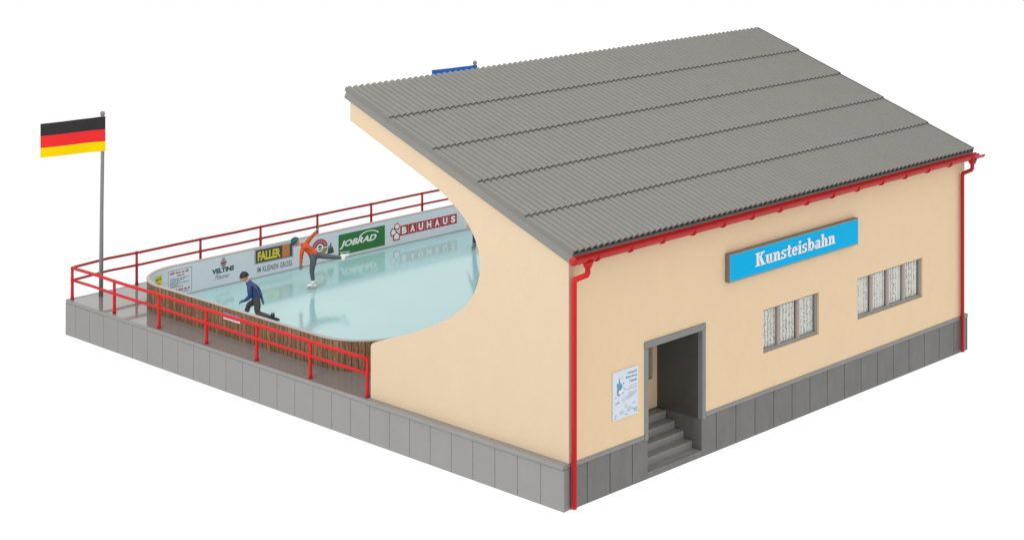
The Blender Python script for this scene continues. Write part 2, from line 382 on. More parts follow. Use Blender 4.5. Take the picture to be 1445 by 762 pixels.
# deck sheet
bm = bmesh.new(); out_s = out
out = [(0.022, 6.36), (HX0 + .05, 6.36), (HX0 + .05, 0.2), (2.70, 0.2), (2.70, 2.4), (4.80, 2.4), (4.80, 0.2), (LX - 0.14, 0.2), (LX - 0.14, LY - 0.14), (0.022, LY - 0.14)]
o1, h1, e1 = ring(DECK - 0.003); bmesh.ops.triangle_fill(bm, edges=e1, use_beauty=True)
link('deck', bm, 'deck', base)
# panelled sides with real joints
def panels(bm, axis, face, dep, start, step, lo, hi, z0, z1, gap=0.010):
    e = [lo]; k = start
    while k < hi - 0.03:
        if k > lo + 0.03: e.append(k)
        k += step
    e.append(hi)
    for a, b in zip(e, e[1:]):
        a2 = a + (gap / 2 if a != lo else 0); b2 = b - (gap / 2 if b != hi else 0)
        if axis == 'y': box(bm, min(face, face + dep), a2, z0, max(face, face + dep), b2, z1)
        else: box(bm, a2, min(face, face + dep), z0, b2, max(face, face + dep), z1)
bm = bmesh.new(); panels(bm, 'y', 0.0, 0.05, 0.6825, 0.69137, 0.0, LY, 0.0, 0.895)
link('side_panels', bm, 'slab', base, bevel=0.008)
bm = bmesh.new(); box(bm, 0.0515, 0.003, 0.0, 0.20, 0.06, 0.904)
link('corner_block', bm, 'slab', base, bevel=0.02, seg=3)
bm = bmesh.new(); panels(bm, 'y', LX, -0.05, 0.6825, 0.69137, 0.0, LY, 0.0, 0.895)
panels(bm, 'x', LY, -0.05, 0.4, 0.7524, 0.05, LX - 0.05, 0.0, 0.895)
link('side_panels', bm, 'slab', base, bevel=0.008)
bm = bmesh.new()
box(bm, 0.002, 6.36, 0.899, 0.024, LY - 0.002, 1.0); box(bm, 0.024, LY - 0.14, 0.9, LX - 0.002, LY - 0.002, 0.999)
box(bm, LX - 0.14, 0.2, 0.9, LX - 0.002, LY - 0.14, 0.9985)
link('cap', bm, 'slab', base, bevel=0.012)
bm = bmesh.new(); box(bm, -0.048, -0.006, 0.908, HX0 + 0.05, 6.355, 1.004)
link('cap', bm, 'cap', base, bevel=0.015, label='projecting cap strip below the gable wall')

# ------------------------------------------------------------------ ice
bm = bmesh.new()
p = rink_path(0.05); q = []
for a in p:
    if not q or (Vector(a) - Vector(q[-1])).length > 1e-5: q.append(a)
bm.faces.new([bm.verts.new((x, y, ICE)) for x, y in q]); 
for f in bm.faces:
    if f.normal.z < 0: f.normal_flip()
ice = link('ice', bm, 'ice', recalc=False); tag(ice, 'smooth pale turquoise ice reflecting the white boards', 'ice', kind='structure')

# ------------------------------------------------------------------ rink boards
boards = empty('rink_boards', ((RX0 + RX1) / 2, (RY0 + RY1) / 2, DECK))
tag(boards, 'rounded rink boards, white with advertising inside and brown planks outside', 'rink boards')
def closed_wall(bm, off, z0, z1, flip, uvl=None, n=16):
    P = rink_path(off, n); s = 0; N = len(P); V0 = [bm.verts.new((x, y, z0)) for x, y in P]; V1 = [bm.verts.new((x, y, z1)) for x, y in P]
    for i in range(N):
        j = (i + 1) % N; l = (V0[i].co - V0[j].co).length
        if l < 1e-6: continue
        f = bm.faces.new((V0[i], V0[j], V1[j], V1[i]) if not flip else (V0[j], V0[i], V1[i], V1[j])); f.smooth = True
        if uvl:
            for lp in f.loops:
                lp[uvl].uv = (s if lp.vert in (V0[i], V1[i]) else s + l, lp.vert.co.z)
        s += l
def strip_ring(bm, oa, za, ob, zb):
    A = rink_path(oa); B = rink_path(ob); N = len(A)
    va = [bm.verts.new((*p, za)) for p in A]; vb = [bm.verts.new((*p, zb)) for p in B]
    for i in range(N):
        j = (i + 1) % N
        if (va[i].co - va[j].co).length < 1e-6: continue
        bm.faces.new((va[i], va[j], vb[j], vb[i]))
bm = bmesh.new(); uvl = bm.loops.layers.uv.new('UVMap'); closed_wall(bm, 0.0, DECK - 0.01, BTOP, True, uvl); link('plank_cladding', bm, 'wood', boards, recalc=False)
bm = bmesh.new(); closed_wall(bm, 0.13, ICE - 0.05, BTOP, False); link('board_face', bm, 'board', boards, recalc=False)
bm = bmesh.new()
for a, b in (((-.012, BTOP), (-.012, BTOP + .02)), ((-.012, BTOP + .02), (.0, BTOP + .03)), ((.0, BTOP + .03), (.085, BTOP + .03)), ((.085, BTOP + .03), (.095, BTOP + .005)), ((.095, BTOP + .005), (.13, BTOP + .005)), ((.13, BTOP + .005), (.13, BTOP)), ((.13, BTOP), (-.012, BTOP))):
    strip_ring(bm, *a, *b)
link('cap_rail', bm, 'rail_cap', boards)
bm = bmesh.new()
for a, b in (((.105, ICE), (.145, ICE + .035)), ): pass
for a, b in (((.128, ICE + .04), (.142, ICE + .03)), ((.142, ICE + .03), (.142, ICE))): strip_ring(bm, *a, *b)
link('kick_strip', bm, 'silver', boards)

# adverts on the inner face: s = x along the rear straight, continuing round the corner to the left
SX, SY, SR = RX0 + RR, RY1 - RR, RR - 0.13
def onboard(s, v, lift):
    if s >= RX1 - RR:
        t = (s - (RX1 - RR)) / SR; r = SR - lift
        return (RX1 - RR + r * math.sin(t), SY + r * math.cos(t), v)
    if s >= SX: return (s, SY + SR - lift, v)
    t = (SX - s) / SR; r = SR - lift
    return (SX - r * math.sin(t), SY + r * math.cos(t), v)
def arc_s(x): return SX - SR * math.asin((SX - x) / SR)
def ad(name, mats, draw, label):
    b = bmesh.new(); draw(b); return link(name, b, mats, boards, label=label, recalc=False)
A1 = 0.004; A2 = 0.007; A3 = 0.010
sa, sb = arc_s(1.72), arc_s(2.08)
def d(b):
    quad(b, sa, 1.10, sb, 1.63, onboard, A1, 0, 6); quad(b, sa + .07, 1.10, sb - .12, 1.42, onboard, A2, 1, 3)
    scribble(b, sa + .05, 1.50, sb - .05, 1.57, onboard, A2, mi=2); disc(b, (sa + sb) / 2 - .03, 1.28, .1, .08, onboard, A3, mi=3, n=10)
ad('advert', ['inkyel', 'tan', 'ink', 'inkred'], d, 'small yellow advert on the curved corner')
sa, sb = arc_s(2.33), 3.17
def d(b):
    for (a, c, e, f) in ((sa, .96, sa + .012, 1.65), (sb - .012, .96, sb, 1.65), (sa, 1.638, sb, 1.65)): quad(b, a, c, e, f, onboard, A1, 2, 4)
    scribble(b, sa + .06, 1.54, sb - .06, 1.60, onboard, A2, 0); scribble(b, sa + .33, 1.46, sa + .58, 1.51, onboard, A2, 0)
    for k in range(6):
        scribble(b, sa + .08, 1.385 - k * .047, sa + (.72, .58, .44, .76, .36, .56)[k], 1.418 - k * .047, onboard, A2, 2)
    scribble(b, sa + .1, 1.03, sb - .05, 1.10, onboard, A2, 0)
    scribble(b, sa + .3, .975, sb - .1, 1.005, onboard, A2, 1)
ad('advert', ['inkred', 'inkblue', 'inkgrey'], d, 'white advert with small red and grey lines of text')
def d(b):
    text(b, 'VELTINS', 3.90, 1.275, 4.70, 1.425, onboard, A1, .05); text(b, 'Pilsener', 3.99, 1.10, 4.56, 1.24, onboard, A1, .0, .45, mi=1)
    disc(b, 4.315, 1.55, .115, .115, onboard, A1, mi=2); poly(b, [(4.22, 1.57), (4.41, 1.57), (4.35, 1.72), (4.28, 1.72)], onboard, A1 + .0008, 2)
    quad(b, 4.22, 1.53, 4.41, 1.58, onboard, A2, 3); disc(b, 4.315, 1.63, .04, .04, onboard, A2, mi=4); disc(b, 4.315, 1.49, .055, .04, onboard, A2, mi=1, n=10)
ad('advert', ['ink', 'inkgrey', 'silver', 'inkred', 'tan'], d, 'black VELTINS lettering below a small crest')
def d(b):
    fs = lambda u, v, l: onboard(u, v + (u - 5.485) * -0.012, l)
    quad(b, 5.46, 1.29, 6.95, 1.735, fs, A1, 0); quad(b, 5.51, 1.325, 6.90, 1.705, fs, A2, 1)
    text(b, 'FALLER', 5.58, 1.375, 6.45, 1.65, fs, A3, .045, mi=2)
    quad(b, 6.52, 1.345, 6.80, 1.70, fs, A3, 3)
    for k in range(5): quad(b, 6.54, 1.375 + k * .064, 6.78, 1.39 + k * .064, fs, A3 + .002, 4)
    text(b, 'IM KLEINEN GROSS', 5.56, 1.03, 6.90, 1.20, fs, A1, .022, mi=5, space=1.12)
ad('advert', ['silver', 'ink', 'inkyel', 'inkorange', 'tan', 'inkgrey'], d, 'black FALLER panel with yellow letters above IM KLEINEN GROSS')
def d(b):
    disc(b, 8.0, 1.36, .315, .27, onboard, A1, 0, PI, 24, mi=0); disc(b, 8.0, 1.36, .315, .25, onboard, A1, PI, 2 * PI, 24, mi=1)
    disc(b, 8.0, 1.36, .35, .30, onboard, A2, -.5 * PI, .2, 14, .93, mi=3)
    disc(b, 8.0, 1.36, .14, .12, onboard, A2, n=16, mi=3); disc(b, 8.0, 1.36, .085, .075, onboard, A3, n=14, mi=2)
    for k in range(9):
        t = math.radians(20 + k * 17.5); disc(b, 8.0 + .235 * math.cos(t), 1.36 + .20 * math.sin(t), .026, .03, onboard, A2, n=6, mi=4)
    quad(b, 7.70, 1.335, 8.32, 1.365, onboard, A3 + .001, 3)
    for k, (uu, h) in enumerate(((8.36, .26), (8.44, .34), (8.51, .2))):
        for j in range(4):
            w = .075 * (1 - j * .2); z = 1.12 + j * h / 4.4; poly(b, [(uu - w, z), (uu + w, z), (uu, z + h / 2.6)], onboard, A2 + .001 * j, 5)
ad('advert', ['inkred', 'tan', 'ink', 'white', 'silver', 'dkgreen'], d, 'round red and brown emblem with dark fir trees')
def d(b):
    quad(b, 8.76, .985, 10.70, 1.625, onboard, A1, 0)
    for k in range(1): text(b, 'JOBRAD', 8.80, 1.165, 10.34, 1.42, onboard, A2, .035, .33, mi=1)
    disc(b, 10.03, 1.36, .46, .21, onboard, A2, math.radians(25), math.radians(160), 18, .86, mi=1)
ad('advert', ['green', 'white'], d, 'green JOBRAD panel with white slanted letters and an arc')
def d(b):
    for k, ch in enumerate('BAUHAUS'):
        u = 11.36 + k * .365; quad(b, u, 1.165, u + .352, 1.49, onboard, A1, 0, 6)
        text(b, ch, u + .075, 1.215, u + .28, 1.44, onboard, A2, .05, mi=1)
    for cu, cv, s, a in ((11.06, 1.335, .13, 0.35), (11.22, 1.50, .115, -.25), (11.20, 1.18, .15, 0.0)):
        P = [(-1, -.9), (1, -.9), (1, .35), (0, 1.15), (-1, .35)]
        for sc, mi, lf in ((1.0, 0, A1 + .001), (.68, 1, A2 + .001)):
            poly(b, [(cu + s * sc * (x * math.cos(a) - y * math.sin(a)), cv + s * sc * .95 * (x * math.sin(a) + y * math.cos(a))) for x, y in P], onboard, lf, mi)
ad('advert', ['inkred', 'white'], d, 'red BAUHAUS letter tiles beside a small three house emblem')
# sticker on the plank side
stk = lambda u, v, l: (RX0 - l, u, v)
def d(b):
    quad(b, 13.06, 1.44, 12.36, 1.615, stk, .006, 0); quad(b, 13.06, 1.585, 12.36, 1.612, stk, .009, 1); scribble(b, 12.42, 1.515, 13.0, 1.57, stk, .009, 1)
    quad(b, 13.02, 1.475, 12.42, 1.487, stk, .009, 2)
ad('sticker', ['white', 'inkblue', 'inkred'], d, 'small white and blue sticker on the brown planks')

# ------------------------------------------------------------------ hall
hall = empty('ice_hall', ((HX0 + HX1) / 2, 1.3, DECK))
tag(hall, 'beige rink hall with a grey corrugated sloping roof and a rounded gable cut-out', 'hall')
gl_ = [(6.347, 2.20), (6.335, 2.255), (6.29, 2.31), (6.156, 2.369), (5.782, 2.511), (5.048, 2.772), (4.449, 3.021), (3.978, 3.240), (3.514, 3.501), (3.239, 3.697), (3.034, 3.895), (2.876, 4.115), (2.763, 4.342), (2.698, 4.565), (2.685, 4.816), (2.725, 5.062), (2.805, 5.271), (2.918, 5.459), (3.057, 5.628), (3.262, 5.820), (3.510, 5.990), (3.80, 6.165), (4.119, 6.321), (4.449, 6.462), (5.413, 6.842), (6.156, 7.125), (6.661, 7.325), (6.96, 7.440), (7.06, 7.478), (7.084, 7.515)]
gz = lambda y: 5.302 + SL * (y + 0.134) + 0.03
def gable(x0, x1):
    bm = bmesh.new(); pts = [(0.0, 1.002), (6.347, 1.002)] + gl_ + [(7.084, gz(7.084)), (0.0, gz(0.0))]
    poly_prism(bm, pts, lambda p: (x0, p[0], p[1]), lambda p: (x1, p[0], p[1])); return bm
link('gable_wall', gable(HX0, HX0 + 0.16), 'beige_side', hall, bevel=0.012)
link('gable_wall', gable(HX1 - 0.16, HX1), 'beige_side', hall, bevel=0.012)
# front wall with openings
DX0, DX1, DTOP = 2.777, 4.725, 2.92
W1 = (7.105, 9.42, 1.875, 2.92); W2 = (11.129, 14.21, 1.885, 2.94)
WX0, WX1 = HX0 + 0.004, HX1 - 0.004
def wall_grid(xs, zs, solid, y0, y1):
    bm = bmesh.new(); vc = {}
    def V(i, j, k):
        key = (i, j, k)
        if key not in vc: vc[key] = bm.verts.new((xs[i], (y0, y1)[k], zs[j]))
        return vc[key]
    nx, nz = len(xs) - 1, len(zs) - 1
    S_ = lambda i, j: 0 <= i < nx and 0 <= j < nz and solid((xs[i] + xs[i + 1]) / 2, (zs[j] + zs[j + 1]) / 2)
    for i in range(nx):
        for j in range(nz):
            if not S_(i, j): continue
            bm.faces.new((V(i, j, 0), V(i + 1, j, 0), V(i + 1, j + 1, 0), V(i, j + 1, 0))); bm.faces.new((V(i, j, 1), V(i, j + 1, 1), V(i + 1, j + 1, 1), V(i + 1, j, 1)))
            if not S_(i - 1, j): bm.faces.new((V(i, j, 0), V(i, j + 1, 0), V(i, j + 1, 1), V(i, j, 1)))
            if not S_(i + 1, j): bm.faces.new((V(i + 1, j, 0), V(i + 1, j, 1), V(i + 1, j + 1, 1), V(i + 1, j + 1, 0)))
            if not S_(i, j - 1): bm.faces.new((V(i, j, 0), V(i, j, 1), V(i + 1, j, 1), V(i + 1, j, 0)))
            if not S_(i, j + 1): bm.faces.new((V(i, j + 1, 0), V(i + 1, j + 1, 0), V(i + 1, j + 1, 1), V(i, j + 1, 1)))
    return bm
def inrect(x, z, r): return r[0] < x < r[1] and r[2] < z < r[3]
DR = (DX0 - 0.06, DX1 + 0.06, 0.5, DTOP + 0.08)
bm = wall_grid(sorted([WX0, WX1, DR[0], DR[1], W1[0], W1[1], W2[0], W2[1]]), sorted([1.0, 1.875, 1.885, 2.92, 2.94, DR[3], 5.33]),
               lambda x, z: not (inrect(x, z, DR) or inrect(x, z, W1) or inrect(x, z, W2)), 0.004, 0.15)
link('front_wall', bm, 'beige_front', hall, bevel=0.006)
# rear wall of the closed part and soffit-side partition
bm = bmesh.new(); box(bm, HX0 + 0.165, 2.45, 0.99, HX1 - 0.165, 2.6, gz(2.5) - 0.05); link('rear_wall', bm, 'beige_front', hall)
# plinth
bm = bmesh.new(); box(bm, 0.235, 0.03, 0.0, DX0 - .085, 0.14, 0.89); box(bm, DX1 + .085, 0.03, 0.0, LX - 0.02, 0.14, 0.90); box(bm, DX0 - 0.002, 0.034, 0.0, DX1 + 0.002, 0.28, 0.12)
link('plinth_core', bm, 'dark', hall)
bm = bmesh.new(); panels(bm, 'x', 0.0, 0.045, 0.7481, 0.7524, 0.225, DX0, 0.0, 0.892, 0.020); panels(bm, 'x', 0.0, 0.045, 0.7481, 0.7524, DX1, LX - 0.012, 0.0, 0.892, 0.020)
box(bm, DX0 - 0.001, 0.001, 0.0, DX1 + 0.001, 0.045, 0.152)
link('plinth', bm, 'plinth', hall, bevel=0.006)
bm = bmesh.new(); box(bm, 0.225, -0.022, 0.899, DX0 - 0.125, 0.10, 1.004); box(bm, DX1 + 0.135, -0.022, 0.899, LX, 0.10, 1.004)
link('plinth_cap', bm, 'plinth_cap', hall, bevel=0.018)
# door frame
bm = bmesh.new(); box(bm, 2.656, -0.03, 2.925, 4.850, 0.10, 3.078); fr = link('door_lintel', bm, 'frame', hall, bevel=0.012)
for x0, x1, zb in ((2.662, 2.782, 0.873), (4.722, 4.846, 0.865)):
    bm = bmesh.new(); box(bm, x0, -0.024, zb, x1, 0.12, 2.922); link('door_jamb', bm, 'frame', hall, bevel=0.01)
# stairwell
st = empty('staircase', (3.75, 0.7, 0.15)); st.parent = hall; st.matrix_parent_inverse = Matrix.Translation(-Vector(hall.location))
zs = [0.15, 0.318, 0.490, 0.662, 0.838]; ys = [0.02, 0.277, 0.529, 0.801, 1.068, 1.45]
def stepobj(k):
    bm = bmesh.new(); box(bm, DX0 + 0.002, ys[k] + (0.03 if k == 0 else 0), 0.0 if k == 0 else zs[k - 1] - 0.05, DX1 - 0.003, ys[k + 1] + 0.02, zs[k])
    o = link('step', bm, 'stair', None, bevel=0.012, seg=2); return o
for k in range(5):
    o = stepobj(k); o.parent = st; o.matrix_parent_inverse = Matrix.Translation(-Vector((3.75, 0.7, 0.15)))
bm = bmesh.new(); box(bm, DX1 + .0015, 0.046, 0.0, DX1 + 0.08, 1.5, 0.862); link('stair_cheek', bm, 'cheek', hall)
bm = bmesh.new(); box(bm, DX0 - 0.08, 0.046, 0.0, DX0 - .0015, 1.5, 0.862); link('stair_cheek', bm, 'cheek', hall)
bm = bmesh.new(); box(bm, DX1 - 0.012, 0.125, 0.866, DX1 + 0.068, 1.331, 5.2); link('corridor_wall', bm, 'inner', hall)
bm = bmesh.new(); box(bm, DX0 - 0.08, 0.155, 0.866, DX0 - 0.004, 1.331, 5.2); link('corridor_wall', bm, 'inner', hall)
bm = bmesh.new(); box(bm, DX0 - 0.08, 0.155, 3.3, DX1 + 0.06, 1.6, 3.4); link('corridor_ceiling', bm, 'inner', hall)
IW = (3.2, 4.56, 1.565, 2.6)
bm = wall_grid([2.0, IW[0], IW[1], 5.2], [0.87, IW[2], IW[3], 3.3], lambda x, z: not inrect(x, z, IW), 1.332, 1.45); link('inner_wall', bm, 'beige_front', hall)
# windows
def window(r, nm, y0, mull, lab):
    x0, x1, z0, z1 = r; b = bmesh.new(); w = 0.05; yf = y0 + 0.065
    box(b, x0, yf, z0, x1, yf + 0.06, z0 + 0.075); box(b, x0, yf + .002, z1 - w, x1, yf + 0.058, z1); box(b, x0 + .001, yf + .003, z0 + .075, x0 + w, yf + 0.057, z1 - w)
    o = link('window', b, 'wingrey', hall, bevel=0.006, label=lab)
    b = bmesh.new(); box(b, x1 - 0.085, yf - .004, z0 + 0.076, x1 - .001, yf + 0.056, z1 - w - .001); r_ = link('frame', b, 'wingrey', None, bevel=.006); r_.parent = o
    es = [x0] + mull + [x1 - 0.03]
    for m in mull:
        b = bmesh.new(); box(b, m - 0.055, yf - 0.012, z0 + 0.072, m + 0.055, yf + 0.05, z1 - 0.02); q_ = link('mullion', b, 'winframe', None, bevel=.008); q_.parent = o
    for a, c in zip(es, es[1:]):
        b = bmesh.new(); lo, hi = a + 0.02, c - 0.02; n = 60
        for k in range(n):
            ua = lo + (hi - lo) * k / n; ub = lo + (hi - lo) * (k + 1) / n; f = lambda u: yf + 0.075 + 0.012 * math.sin(u * 50 + 1.3 * math.sin(u * 7))
            b.faces.new([b.verts.new(p) for p in ((ua, f(ua), z0 + .02), (ub, f(ub), z0 + .02), (ub, f(ub), z1 - .01), (ua, f(ua), z1 - .01))])
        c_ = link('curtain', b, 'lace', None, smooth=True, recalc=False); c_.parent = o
        b = bmesh.new(); b.faces.new([b.verts.new(p) for p in ((lo, yf + .03, z0 + .05), (hi, yf + .03, z0 + .05), (hi, yf + .03, z1 - .03), (lo, yf + .03, z1 - .03))])
        g_ = link('pane', b, 'glass', None, recalc=False); g_.parent = o
window(W1, 'a', 0.0, [7.80, 8.60], 'three part window with white net curtains')
window(W2, 'b', 0.0, [11.84, 12.60, 13.37], 'four part window with white net curtains')
window(IW, 'c', 1.33, [3.9], 'inner window with a net curtain seen through the doorway')
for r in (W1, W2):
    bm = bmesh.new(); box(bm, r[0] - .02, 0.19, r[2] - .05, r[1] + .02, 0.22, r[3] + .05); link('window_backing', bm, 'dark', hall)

# ---- roof
bm = bmesh.new(); LOW = 0.105
sec = [(YE + .005, ZE - LOW), (-0.134, 5.302), (7.188, 8.038), (YT + .002, ZT - LOW)]
poly_prism(bm, sec, lambda p: (0.052, p[0], p[1]), lambda p: (16.458, p[0], p[1]))
roof = link('roof', bm, 'verge', hall)
def verge(x0, x1):
    bm = bmesh.new(); sec2 = [(YE - .01, ZE - LOW - .02), (YE - .03, ZE - .03), (YT + .004, ZT - .03), (YT + .01, ZT - LOW - .02)]
    poly_prism(bm, sec2, lambda p: (x0, p[0], p[1]), lambda p: (x1, p[0], p[1])); o = link('verge_trim', bm, 'verge', None, bevel=0.012); o.parent = roof

NR = 83; XA, XB = 0.062, 16.448; PER = 10; AMP = 0.074
def prof(t):  # one corrugation: broad rounded crest, narrow valley
    return AMP * (abs(math.sin(PI * t)) ** 0.65)
dy = (YT - YE) / 5
nrm = Vector((0, -SL, 1)).normalized(); dirv = Vector((0, 1, SL)).normalized()
for c in range(5):
    bm = bmesh.new()
    ya = YE + dy * c - (0.02 if c == 0 else 0.045); yb = YE + dy * (c + 1) + (0.03 if c < 4 else 0.012)
    def base_pt(y): return Vector((0, y, ZE + SL * (y - YE)))
    rows = []
    for (y, lift) in ((ya, -0.052), (ya, 0.010), (yb, -0.032 if c < 4 else -0.025)):
        row = []
        for i in range(NR * PER + 1):
            x = XA + (XB - XA) * i / (NR * PER); h = prof((i / PER) % 1.0)
            if lift == -0.052: h = h * 0.92; p = base_pt(y + 0.006) + nrm * (h - 0.090)
            else: p = base_pt(y) + nrm * (lift + h - 0.062)
            row.append(bm.verts.new((x, p.y, p.z)))
        rows.append(row)
    dupl = [bm.verts.new(v.co) for v in rows[1]]
    for a, b in ((rows[0], dupl), (rows[1], rows[2])):
        for i in range(NR * PER): bm.faces.new((a[i], a[i + 1], b[i + 1], b[i])).smooth = True
    for x0, x1 in ((0.0495 - .0013 * c, 0.0615 - .0004 * c), (16.4485 + .0004 * c, 16.4605 + .0013 * c)):
        q = []
        for x in (x0, x1):
            for y, lf in ((ya, 0.012), (yb, -0.020)):
                for dz in (lf, -0.13):
                    p = base_pt(y) + nrm * dz; q.append(bm.verts.new((x, p.y, p.z)))
        for f in ((0, 1, 3, 2), (4, 5, 7, 6), (0, 2, 6, 4), (0, 1, 5, 4), (2, 3, 7, 6)): bm.faces.new([q[i] for i in f])
    # fixing screws on the crests
    for row, dd in ((0, 0.22), (1, 0.50)):
        for k in range(2 + row * 2, NR, 5):
            if random.random() < 0.12: continue
            x = XA + (XB - XA) * (k + .5) / NR; y = ya + dd + random.uniform(-.02, .02); p = base_pt(y) + nrm * (AMP - 0.064 - 0.03 * (dd / dy))
            ball(bm, (x, p.y, p.z), 0.026, (1, 1.1, 0.6), u=8, v=5)
    o = link('roof_course', bm, 'roof', None); o.parent = roof
# gutter: half round trough
GY, GZ, GR, GX0, GX1 = -0.36, 5.435, 0.104, -0.10, 16.66
bm = bmesh.new(); n = 12
def half(x, r, sy=1): return [(x, GY + r * math.cos(PI + PI * k / n), GZ + r * math.sin(PI + PI * k / n)) for k in range(n + 1)]
secs = [[bm.verts.new(p) for p in half(x, r)] for x, r in ((GX0, GR), (GX1, GR), (GX1, GR - .025), (GX0, GR - .025))]
for a, b in zip(secs, secs[1:] + secs[:1]):
    for k in range(n): bm.faces.new((a[k], a[k + 1], b[k + 1], b[k]))
for s in (0, n): bm.faces.new([secs[i][s] for i in range(4)])
gut = link('gutter', bm, 'gutter', hall)
bm = bmesh.new(); tube(bm, [(GX0 - .06, GY, GZ - .018), (GX0 + .02, GY, GZ - .018)], [.075, .105], 14); o = link('end_cap', bm, 'gutter', None, bevel=.02); o.parent = gut
bm = bmesh.new(); bm.free()
bm = bmesh.new(); box(bm, 0.0, GY + .085, GZ - .03, 16.52, GY + .115, GZ + .045); o = link('back_flange', bm, 'gutter', None); o.parent = gut
for k in range(15):
    x = 0.624 + k * 1.0995; bm = bmesh.new(); ro, ri = GR + .028, GR - .002
    A_ = []
    for xx in (x - .03, x + .03):
        A_.append([[bm.verts.new((xx, GY + r * math.cos(PI * .93 + PI * .95 * j / n), GZ + r * math.sin(PI * .93 + PI * .95 * j / n))) for j in range(n + 1)] for r in (ro, ri)])
    for j in range(n):
        for P_, Q_ in ((A_[0][0], A_[1][0]), (A_[1][0], A_[1][1]), (A_[1][1], A_[0][1]), (A_[0][1], A_[0][0])):
            bm.faces.new((P_[j], P_[j + 1], Q_[j + 1], Q_[j]))
    o = link('bracket', bm, 'gutter', None); o.parent = gut
# downpipes
def downpipe(xt, xb, mat, lab, r):
    bm = bmesh.new(); yb = -0.085
    tube(bm, [(xt, GY, GZ - .06), (xt, GY, GZ - .20), (xt, GY, GZ - .33), (xt, GY + .03, GZ - .385), (xb + .01, yb - .02, GZ - .50), (xb, yb, GZ - .56), (xb, yb, 0.09)], [r] * 7, 12)
    o = link('downpipe', bm, mat, hall, label=lab)
    bm = bmesh.new(); tube(bm, [(xt, GY, GZ - .075), (xt, GY, GZ - .15), (xt, GY, GZ - .21)], [.135, .105, .085], 12); f = link('funnel', bm, mat, None); f.parent = o
    bm = bmesh.new(); tube(bm, [(xb, yb, 0.045), (xb, yb, 0.09)], r * 1.02, 12); f = link('outlet', bm, mat, None); f.parent = o
    for z in (1.9, 3.6):
        pass
downpipe(0.36, 0.232, 'red', 'red downpipe at the near corner', 0.060)
downpipe(16.15, 16.10, 'gutter', 'red downpipe at the far corner', 0.052)

# ------------------------------------------------------------------ sign and poster
sg = empty('name_sign', (8.3, 0, 3.9)); tag(sg, 'long blue sign reading Kunsteisbahn in white on the beige front wall', 'sign')
wf = lambda u, v, l: (u, -l, v)
bm = bmesh.new(); box(bm, 5.60, -0.12, 3.865, 10.975, 0.002, 4.545); link('frame', bm, 'signframe', sg, bevel=.018)
bm = bmesh.new(); box(bm, 5.635, -0.132, 3.905, 10.945, -0.115, 4.505); link('sign_panel', bm, 'sign', sg)
bm = bmesh.new(); box(bm, 5.622, -0.127, 3.892, 10.955, -0.117, 4.518); link('sign_edge', bm, 'silver', sg)
bm = bmesh.new(); slab_word(bm, 'Kunsteisbahn', 6.60, 4.075, 9.93, 4.395, wf, 0.137); link('lettering', bm, 'white', sg, recalc=False)
po = empty('wall_poster', (2.0, 0, 1.57)); tag(po, 'pale white and blue poster on the beige wall left of the doorway', 'poster')
bm = bmesh.new(); box(bm, 1.57, -0.022, 1.572, 2.422, 0.002, 2.627); link('sheet', bm, 'poster', po)
bm = bmesh.new()
P1 = .026
for k, (t_, a) in enumerate((("Hoppel's", 2.06), ('Eishockey', 2.0), ('Center', 2.12))): text(bm, t_, a, 2.49 - k * .09, 2.38, 2.555 - k * .09, wf, P1, .01, mi=0)
for k in range(6): scribble(bm, 2.10 - .03 * (k % 3), 2.225 - k * .035 - (.03 if k > 2 else 0), 2.38, 2.241 - k * .035 - (.03 if k > 2 else 0), wf, P1, 1)
for q in ((1.62, 1.92, 1.80, 1.945), (1.62, 1.66, 1.70, 1.68), (2.26, 1.68, 2.40, 1.72), (2.28, 1.63, 2.40, 1.66), (1.62, 1.60, 1.69, 1.62), (1.98, 1.62, 2.08, 1.64)): scribble(bm, *q, wf, P1, 0)
link('lettering', bm, ['inkblue', 'silver'], po, recalc=False)
bm = bmesh.new(); rp = random.Random(3)
for (u, v, a, b_, mi) in ((1.76, 2.27, .055, .075, 0), (1.85, 2.24, .045, .05, 0), (1.73, 2.33, .035, .04, 0), (1.83, 2.31, .035, .04, 0), (1.78, 2.43, .013, .055, 0), (1.785, 2.37, .022, .03, 0), (1.80, 2.17, .05, .04, 2), (1.87, 2.19, .035, .05, 2), (1.73, 2.17, .028, .06, 0), (1.77, 2.10, .045, .018, 0), (1.92, 2.33, .018, .018, 0), (1.97, 2.2, .018, .015, 0), (1.66, 2.07, .018, .015, 0), (1.87, 2.47, .010, .010, 0), (1.90, 2.13, .02, .02, 0)):
    disc(bm, u, v, a, b_, wf, P1 + .001 * rp.randint(0, 3), mi=mi, n=12)
for k in range(14):
    u, v = rp.uniform(1.7, 2.3), rp.uniform(1.68, 2.03); disc(bm, u, v, rp.uniform(.03, .08), rp.uniform(.015, .04), wf, P1 - .002 + .0003 * k, mi=1, n=10)
link('picture', bm, ['posterblue', 'paleblue', 'white'], po, recalc=False)

